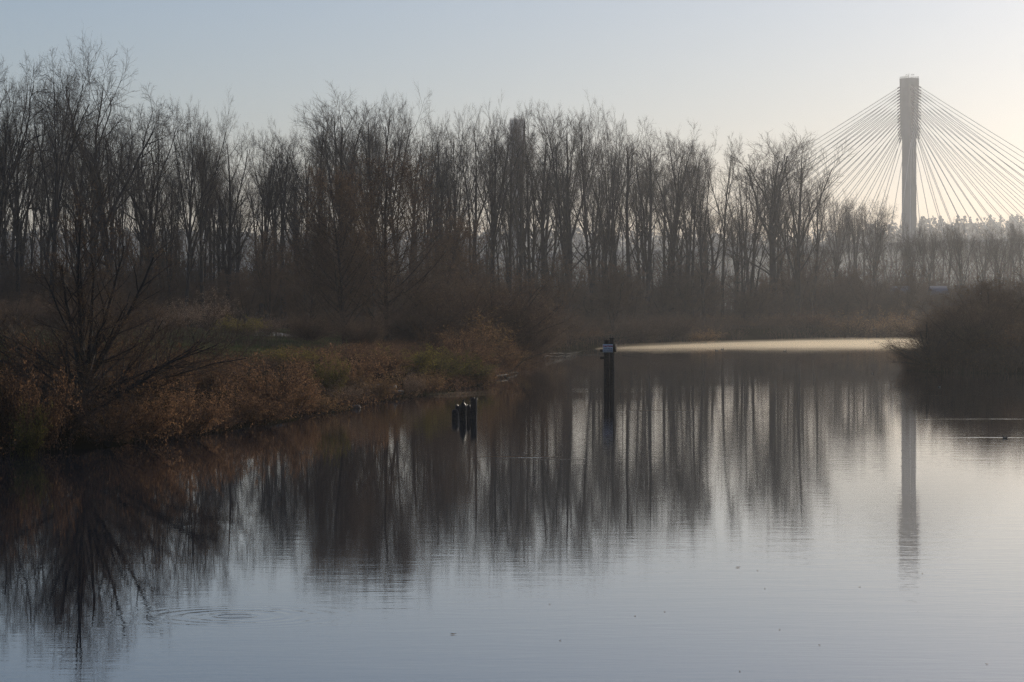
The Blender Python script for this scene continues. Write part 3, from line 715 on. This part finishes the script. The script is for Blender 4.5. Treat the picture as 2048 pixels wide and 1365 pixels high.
for row, z in enumerate((-.015, -.115)):       # the small print, too worn to read
    x = -.26
    while x < .25:
        w = g.uniform(.015, .04); m2.box((x + w / 2, -.0125, z + g.uniform(-.004, .004)), (w, .005, g.uniform(.036, .055))); x += w + g.choice([.006, .006, .02])
link("small_print", m2.mesh("small_print", [M['sign_ink']]), board)
m2 = MB(); m2.box((0, 0, 0), (.42, .02, .50)); b2 = at_e(m2.mesh("side_board", [M['drift']]), "side_board", XD(1231, DP), DP + .2, sgn_z(697) + .0); b2.rotation_euler = (0, 0, R(66)); b2["label"] = "second board seen nearly edge-on"

# broken stumps
stumps = [(910.5, 841, 7.6, 822, 'round', "round-topped short stump, left end of the stump row"), (916, 836, 6.0, 810, 'broken', "stump just behind the round-topped one"),
          (926.5, 843, 6.6, 805, 'spike', "tall stump with a pointed top in the middle of the row"), (935, 838, 5.2, 808, 'broken', "thin short stump right behind the pointed one"), (946.5, 839, 6.6, 796, 'broken', "tallest stump, right end of the stump row")]
for i, (px, py, rp, yt, top, lab) in enumerate(stumps):
    D = waterD(py); h = CAMH - (yt - YH) / F * D - (.2 if top == 'spike' else .1 if top == 'round' else 0)
    o = link("stump", post_mesh("stump_%d" % i, rp / F * D, h, 20 + i, top, tilt=(.012 * (i - 2), 0)), None, (XD(px, D), D, 0)); tag(o, lab, "stump", "rotten pile stumps in the river")

# stones, slabs, driftwood
def rock(seed, dx, dy, dz):
    g = np.random.default_rng(seed); bm = MB(); n = 14; rings = []
    for i, th in enumerate(np.linspace(.15, math.pi - .15, 8)):
        a = np.arange(n) / n * 2 * math.pi; r = math.sin(th) ** .6 * (1 + .12 * g.normal(0, 1, n))
        rings.append(np.stack([dx * r * np.cos(a), dy * r * np.sin(a), dz * math.cos(th) * (1 + .1 * g.normal(0, 1, n))], -1))
    bm.loft(rings); return bm.mesh("rock", [M['rock']])
for i, (px, py, dx, dy, dz, lab) in enumerate([(556, 842, .28, .22, .10, "pale flat stone at the waterline under the red-brown bushes"), (712, 818, .25, .3, .12, "small pale stone at the water right of the pinkish bush"),
        (762, 752, 1.0, .8, .18, "frosted pale slab on the bank, upper one"), (785, 766, .7, .5, .15, "frosted pale slab on the bank, lower one"), (990, 752, .5, .5, .2, "pale stones by the water under the round brown bush")]):
    D = {762: 178, 785: 176}.get(px, waterD(py) + .5); X = XD(px, D)
    o = link("stone", rock(40 + i, dx, dy, dz), None, (X, D, max(gz(X, D), 0) + .05)); tag(o, lab, "stone", "pale stones on the left bank")
def drift(px0, py0, px1, py1, lift, lab, seed, r=.09):
    g = np.random.default_rng(seed); D0, D1 = waterD(py0), waterD(py1)
    a = np.array([XD(px0, D0), D0, .35]); b = np.array([XD(px1, D1), D1, lift]); k = 8; t = np.linspace(0, 1, k)[:, None]
    P = a * (1 - t) + b * t + g.normal(0, .11, (k, 3)); m = MB(); m.tube(P, np.linspace(r, r * .25, k), 7)
    C, Cr = grow(P[None], np.linspace(r, r * .3, k)[None], 7, .25, 1, 40, lambda t: .38, 5, .02, .15, .5, g); V, Fq = tubes(C, Cr, 4); m.add(V, Fq)
    V0 = np.vstack(m.V); o0 = a.copy(); o0[2] = 0
    me = mesh("driftwood", V0 - o0, m.F, [M['drift']]); o = link("driftwood", me, None, tuple(o0)); tag(o, lab, "driftwood", "fallen branches in the shallows")
drift(1085, 716, 1162, 708, .15, "bare forked branch lying on the water left of the sign posts", 1)
drift(1088, 722, 1150, 713, .1, "lower half-sunk branch beside the forked one", 2, .07)
drift(985, 762, 1032, 747, .12, "short dark branch poking over the water by the round bush", 3, .08)
for px, py, hh, lab in ((76, 912, .28, "slim pale snag standing in the dark water at left"), (1090, 700, .5, "thin snag beside the fallen branches")):
    D = waterD(py); m = MB(); m.tube([(0, 0, -.4), (.01, 0, hh * .6), (.05, 0, hh)], [.03, .022, .03], 6); o = link("snag", m.mesh("snag", [M['drift']]), None, (XD(px, D), D, 0)); tag(o, lab, "snag")

# ------------------------------------------------------------------ waterfowl
def duck(X, Y, s, rz, lab):
    e = bpy.data.objects.new("duck", None); e.location = (X, Y, 0); e.rotation_euler = (0, 0, rz); e.scale = (s, s, s); COL.objects.link(e); tag(e, lab, "duck", "ducks on the river")
    prof = [(-.22, .01, .06), (-.17, .055, .05), (-.08, .085, .03), (.02, .09, .02), (.10, .07, .03), (.14, .045, .07), (.145, .035, .12), (.16, .04, .165), (.195, .032, .175), (.215, .012, .17)]
    a = np.arange(12) / 12 * 2 * math.pi; rings = []
    for x, r, z in prof:
        up = x > .13
        rings.append(np.stack([np.full(12, x) + (r * .5 * np.sin(a) * -1 if up else 0), r * np.cos(a), z + r * .75 * np.sin(a)], -1))
    m = MB(); m.loft(rings); body = link("body", m.mesh("duck_body", [M['feather_dark']]), e)
    m = MB(); m.tube([(.20, 0, .168), (.235, 0, .16), (.255, 0, .157)], [.014, .012, .008], 8); link("beak", m.mesh("duck_beak", [M['beak']]), e)
    for sy in (-1, 1):
        m = MB(); rings = [np.stack([np.full(10, x), sy * (.062 + .02 * math.cos((x + .06) * 9)) + .022 * np.cos(a[:10] * 1.2), .055 + r * np.sin(a[:10] * 1.2)], -1) for x, r in ((-.19, .01), (-.12, .035), (-.03, .045), (.05, .03), (.08, .01))]
        m.loft(rings); link("wing", m.mesh("duck_wing", [M['feather_pale']]), e)
for px, py, s, rz, lab in ((2010, 877, .55, 2.4, "small dark duck on the bright water near the right border"), (1745, 748, .6, .3, "tiny brown duck on the grey water left of the right bank"),
                           (1570, 703, 1.0, .2, "tiny dark duck just below the bright mist, left of the bridge"), (1433, 702, 1.0, 3.0, "tiny dark duck below the start of the bright mist"), (1445, 699, 1.0, .3, "tiny dark duck touching the lower edge of the bright mist"), (1879, 775, .7, 1.0, "tiny dark duck on a bright streak by the right bank")):
    D = waterD(py); duck(XD(px, D), D, s, rz, lab)
for px, py, lab in ((906, 1270, "small brown leaf floating on the blue water"), (1476, 1136, "dark floating leaf right of the tree reflections")):
    D = waterD(py); V = np.array([[-.05, 0, .004], [-.02, -.03, .01], [.03, -.028, .006], [.07, 0, .02], [.03, .03, .008], [-.02, .028, .012]]); c = np.array([[.01, 0, .0]])
    m = MB(); m.add(np.vstack([V, c, V - [0, 0, .003]]), np.array([[i, (i + 1) % 6, 6] for i in range(6)])); o = link("floating_leaf", m.mesh("floating_leaf", [M['leaf_tan']]), None, (XD(px, D), D, .004)); tag(o, lab, "leaf")

lf = bpy.data.meshes["floating_leaf"]
for px, py in ((1530, 1178), (1515, 1142), (1560, 1260), (1330, 1225), (1120, 1283), (1270, 1233), (1640, 1292), (1100, 1210), (1720, 1175), (1975, 1330), (1845, 1148), (1480, 1345)):
    D = waterD(py); o = link("floating_leaf", lf, None, (XD(px, D), D, .004)); o.rotation_euler = (0, 0, random.uniform(0, 6)); o.scale = (.5, .5, .5)
    tag(o, "tiny dark fleck of leaf adrift on the open pale water", "leaf", "tiny leaves adrift on the open water")

# ------------------------------------------------------------------ the cable-stayed bridge
T1 = np.array([XD(1818, 1894), 1894.0]); T2 = np.array([XD(1035, 2297), 2297.0])
bd = norm((T1 - T2)[None])[0]; bn = np.array([-bd[1], bd[0]]); DECKZ = 47.0
bridge = bpy.data.objects.new("cable_stayed_bridge", None); bridge.location = (*T1, 0); COL.objects.link(bridge)
tag(bridge, "pale cable-stayed bridge with single-mast pylons and fans of white cables in the haze", "bridge")
rzb = math.atan2(bd[1], bd[0])
def blink(nme, me, par=None):
    o = link(nme, me, par or bridge)
    if par is None: o.location = (-T1[0], -T1[1], 0)
    return o
def octo(c, w, d, ch, z, rz):
    hw, hd = w / 2, d / 2; P = np.array([[-hw + ch, -hd], [hw - ch, -hd], [hw, -hd + ch], [hw, hd - ch], [hw - ch, hd], [-hw + ch, hd], [-hw, hd - ch], [-hw, -hd + ch]])
    ca, sa = math.cos(rz), math.sin(rz); return np.stack([P[:, 0] * ca - P[:, 1] * sa + c[0], P[:, 0] * sa + P[:, 1] * ca + c[1], np.full(8, z)], -1)
ZT = CAMH + (YH - 158) / F * 1894
def pylon(c, nme):
    m = MB()
    zk = CAMH + (YH - 268) / F * 1894; zk2 = CAMH + (YH - 280) / F * 1894
    m.loft([octo(c, 8.0, 7.4, 1.2, -2, rzb), octo(c, 7.8, 7.2, 1.2, zk2, rzb), octo(c, 9.6, 9.0, 1.6, zk, rzb), octo(c, 10.4, 9.6, 1.4, ZT - 1.2, rzb), octo(c, 10.4, 9.6, 1.4, ZT, rzb)])
    o = blink(nme, m.mesh("pylon", [M['concrete']]))
    m = MB()
    for i in range(11):
        t = i / 10 - .5
        for s in (-1, 1): 
            p = c + bd * (t * 8.6) + bn * (s * 4.0); m.tube([(p[0], p[1], ZT - .1), (p[0], p[1], ZT + 1.2)], [.09, .09], 4)
    for s in (-1, 1):
        a0 = c - bd * 4.3 + bn * s * 4.0; a1 = c + bd * 4.3 + bn * s * 4.0
        for zz in (1.2, .6): m.tube([(*a0, ZT + zz), (*a1, ZT + zz)], [.08, .08], 4)
    for t, hgt in ((-3.4, 2.6), (-1.5, 2.2), (-.3, 3.4), (1.8, 2.4), (3.6, 2.3)):
        p = c + bd * t; m.tube([(*p, ZT), (*p, ZT + hgt)], [.12, .1], 5)
        if hgt < 3: q = p + bd * 1.2; m.tube([(*p, ZT + hgt), (*q, ZT + hgt + .1)], [.12, .2], 5)
    link("railing", m.mesh("railing", [M['damper']]), o)
    return o
pylon(T1, "pylon"); pylon(T2, "pylon")
# deck
def along(t, s, z): p = T1 + bd * t + bn * s; return (p[0], p[1], z)
def prism(nme, mat, s0, s1, z0, z1, t0=-1500, t1=640, par=None):
    m = MB(); V = []
    for t in np.linspace(t0, t1, 40): V.append([along(t, s0, z0), along(t, s1, z0), along(t, s1, z1), along(t, s0, z1)])
    m.loft(V); return blink(nme, m.mesh(nme, [M[mat]]), par)
deck = prism("deck", 'concrete', -24, 24, DECKZ - .6, DECKZ)
for s in (-21, -6, 6, 21): 
    g_ = prism("girder", 'steel', s - .5, s + .5, DECKZ - 3.2, DECKZ - .605); 
for s in (-23.6, 23.3): prism("parapet", 'concrete', s, s + .3, DECKZ + .003, DECKZ + 1.5)
for t in list(range(-1450, -640, 90)) + [-470 - 190, 190, 280, 370, 460, 550]:
    m = MB(); c = T1 + bd * t
    for s in (-14, 14): cc = c + bn * s; m.loft([octo(cc, 3.4, 3.4, .7, -1, rzb), octo(cc, 3.0, 3.0, .7, DECKZ - 5.6, rzb)])
    m.loft([octo(c, 3.2, 38, .5, DECKZ - 5.597, rzb), octo(c, 3.2, 42, .5, DECKZ - 3.3, rzb)])
    blink("pier", m.mesh("pier", [M['concrete']]))
# stay cables: 18 a side in two planes at the near pylon; 7 a side at the far one
def stay(c, tz, td, s, sign, damper=True):
    side = 1 if s > 0 else -1
    a = np.array([*(c + bd * sign * 5.1 + bn * side * 2.4), tz]); q = c + bd * sign * td + bn * s; b_ = np.array([*q, DECKZ + 1.2])
    k = 10; t = np.linspace(0, 1, k)[:, None]; P = a * (1 - t) + b_ * t; P[:, 2] -= (4 * t * (1 - t))[:, 0] * td * .006
    m = MB(); m.tube(P, [.19] * k, 5); m2 = MB(); dd = norm((b_ - a)[None])[0]; m2.tube([a + dd * .2, a + dd * 3.6], [.42, .42], 6)
    o = blink("stay_cable", m.mesh("stay_cable", [M['cable']])); link("sleeve", m2.mesh("sleeve", [M['damper']]), o)
NS = 18
for i in range(NS):
    f = i / (NS - 1)
    tz = (ZT - 4.6) * (1 - f) + (ZT - 37) * f
    for s in (-20, 20):
        stay(T1, tz, 209 * (1 - f) + 14 * f, s, 1); stay(T1, tz, 290 * (1 - f) + 14 * f, s, -1)
for i in range(7):
    f = i / 6; tz = (ZT - 4.6) * (1 - f) + (ZT - 37) * f
    for s in (-20, 20): stay(T2, tz, 150 * (1 - f) + 14 * f, s, 1); stay(T2, tz, 185 * (1 - f) + 14 * f, s, -1)
for t in range(-220, 230, 45):
    m = MB(); p = along(t, -23.9 + .3, 0); m.tube([(p[0], p[1], DECKZ), (p[0], p[1], DECKZ + 11)], [.14, .1], 6)
    q = along(t, -20.5, DECKZ + 11.3); m.tube([(p[0], p[1], DECKZ + 11), q], [.1, .08], 5); m.box((q[0], q[1], q[2]), (1.2, .4, .2)); blink("lamp_post", m.mesh("lamp_post", [M['damper']]))

# ------------------------------------------------------------------ far sheds and hillside wood
def shed(px, D, zt, w, lab, zb=None):
    X = XD(px, D); z0 = gz(X, D); e = bpy.data.objects.new("shed", None); e.location = (X, D, z0); COL.objects.link(e); tag(e, lab, "shed", "pale blue sheds on the far bank")
    h = zt - z0; hw = h - 1.6
    m = MB(); m.box((0, 0, hw / 2 - .2), (w, 7, hw + .4)); link("wall", m.mesh("shed_wall", [M['wall_blue']]), e)
    m = MB(); m.loft([[(-w / 2 - .4, -4.0, hw - .1), (-w / 2 - .4, 0, h), (-w / 2 - .4, 4.0, hw - .1), (-w / 2 - .4, 4, hw + .12), (-w / 2 - .4, 0, h + .22), (-w / 2 - .4, -4, hw + .12)], [(w / 2 + .4, -4.0, hw - .1), (w / 2 + .4, 0, h), (w / 2 + .4, 4.0, hw - .1), (w / 2 + .4, 4, hw + .12), (w / 2 + .4, 0, h + .22), (w / 2 + .4, -4, hw + .12)]])
    link("roof", m.mesh("shed_roof", [M['roof_blue']]), e)
    m = MB(); m.box((-w * .2, -3.53, 1.1), (1.0, .1, 2.1)); link("door", m.mesh("shed_door", [M['steel']]), e)
    m = MB(); m.box((w * .2, -3.53, hw - 1.1), (1.1, .1, .9)); link("window", m.mesh("shed_window", [M['glass']]), e)
shed(1876, 640, 10.4, 2.8, "pale blue shed seen through haze right of the pylon's foot")
shed(1800, 655, 10.5, 3.2, "pale blue shed mostly hidden by trees left below the pylon")

g = np.random.default_rng(77); m = MB()
n = 5200; X = g.uniform(-700, 900, n); Y = g.uniform(2500, 3700, n)
zz = hill_h(X, Y); keep = (np.abs(X / Y) < .21) & ((zz < 44) | (zz > 58) | (X / Y < .105) | (vnoise(X, Y, 60, 21) > .75)); X, Y = X[keep], Y[keep]
Z = ground_z(X, Y); n = len(X); Hh = g.uniform(9, 22, n); con = g.random(n) < .5
Vs = []; cards = 26
t = g.random((n, cards)); a = g.uniform(0, 6.28, (n, cards)); rad = np.where(con[:, None], (1 - t) * .22 + .02, .34 * np.sin(np.clip(t * .85 + .15, 0, 1) * math.pi) ** .6) * Hh[:, None] * np.sqrt(g.random((n, cards)))
C = np.stack([X[:, None] + rad * np.cos(a), Y[:, None] + rad * np.sin(a), Z[:, None] + Hh[:, None] * (.08 + .92 * t)], -1).reshape(-1, 3)
s = np.repeat(Hh, cards)[:, None] * .085 * (.5 + g.random((n * cards, 1)))
u = norm(g.normal(0, 1, C.shape)); v = norm(np.cross(u, g.normal(0, 1, C.shape)))
V = np.stack([C - u * s, C - v * s * .8, C + u * s, C + v * s * .8], 1).reshape(-1, 3); m.add(V, np.arange(len(C) * 4).reshape(-1, 4))
o = link("hillside_woods", m.mesh("hillside_woods", [M['wood_far']])); tag(o, "distant hazy treeline on the hill behind the bridge", kind='stuff')

# ------------------------------------------------------------------ mist on the water and haze
def vol_mat(name, col, dens, aniso, emis=0):
    m = bpy.data.materials.new(name); m.use_nodes = True; nt = m.node_tree; nt.nodes.clear()
    out = N(nt, "ShaderNodeOutputMaterial"); pv = N(nt, "ShaderNodeVolumePrincipled")
    pv.inputs["Color"].default_value = (*col, 1); pv.inputs["Density"].default_value = dens; pv.inputs["Anisotropy"].default_value = aniso
    L(nt, pv.outputs[0], out.inputs["Volume"]); return m
def solid(me):
    import bmesh
    b = bmesh.new(); b.from_mesh(me); bmesh.ops.remove_doubles(b, verts=b.verts, dist=1e-4); bmesh.ops.recalc_face_normals(b, faces=b.faces); b.to_mesh(me); b.free(); return me
def mist(ptsL, h, dens, lab, seed):
    """a low closed blanket over the water: outline ptsL (x, y), domed to height h"""
    P = np.array(ptsL); c = P.mean(0); g = np.random.default_rng(seed)
    rings = []
    for q, z in ((1.0, .03), (.985, h * .35), (.95, h * .62), (.85, h * .85), (.6, h)):
        rings.append(np.column_stack([c + (P - c) * q, z * (1 + .12 * g.normal(0, 1, len(P))) if z > .05 else np.full(len(P), z)]))
    m = MB(); m.loft(rings); o = link("mist", solid(m.mesh("mist", [vol_mat("mist", (1, .88, .70), dens, .6)]))); tag(o, lab, kind='stuff')
def ring_pts(up, lo):
    a = [(XD(x, waterD(y)), waterD(y)) for x, y in up]; b = [(XD(x, waterD(y)), waterD(y)) for x, y in reversed(lo)]
    pts = a + b; out = []
    for i in range(len(pts)):
        p, q = np.array(pts[i]), np.array(pts[(i + 1) % len(pts)])
        for t in (0, .25, .5, .75): out.append(p * (1 - t) + q * t)
    return out
for i, (hh, dn, sh) in enumerate(((.16, .017, 0), (.34, .009, 1.2), (.66, .0045, 2.2))):
    mist(ring_pts([(1190, 697.5), (1300, 693.5 - sh * .5), (1450, 687), (1600, 682.5), (1780, 679.5), (1960, 678.5)], [(1190, 699.5), (1300, 698.5 + sh), (1450, 698 - sh), (1600, 697 + sh), (1780, 698 - sh), (1960, 696)]), hh, dn, "bright sunlit ground mist lying on the far water", 1 + i)
mist(ring_pts([(850, 792), (890, 788), (940, 786.5), (1000, 785.5)], [(850, 792.6), (890, 793), (940, 790.5), (1000, 786.2)]), .16, .011, "thin patch of mist on the water above the stumps", 7)

m = MB(); x0, x1, y0, y1, z0, z1 = -3700, 3700, -200, 4300, -2.6, 176
m.box(((x0 + x1) / 2, (y0 + y1) / 2, (z0 + z1) / 2), (x1 - x0, y1 - y0, z1 - z0))
hz = link("haze", solid(m.mesh("haze", [vol_mat("haze_air", (.95, .97, 1), HAZE_DENSITY, .82)]))); tag(hz, "pale winter haze filling the valley", kind='stuff')
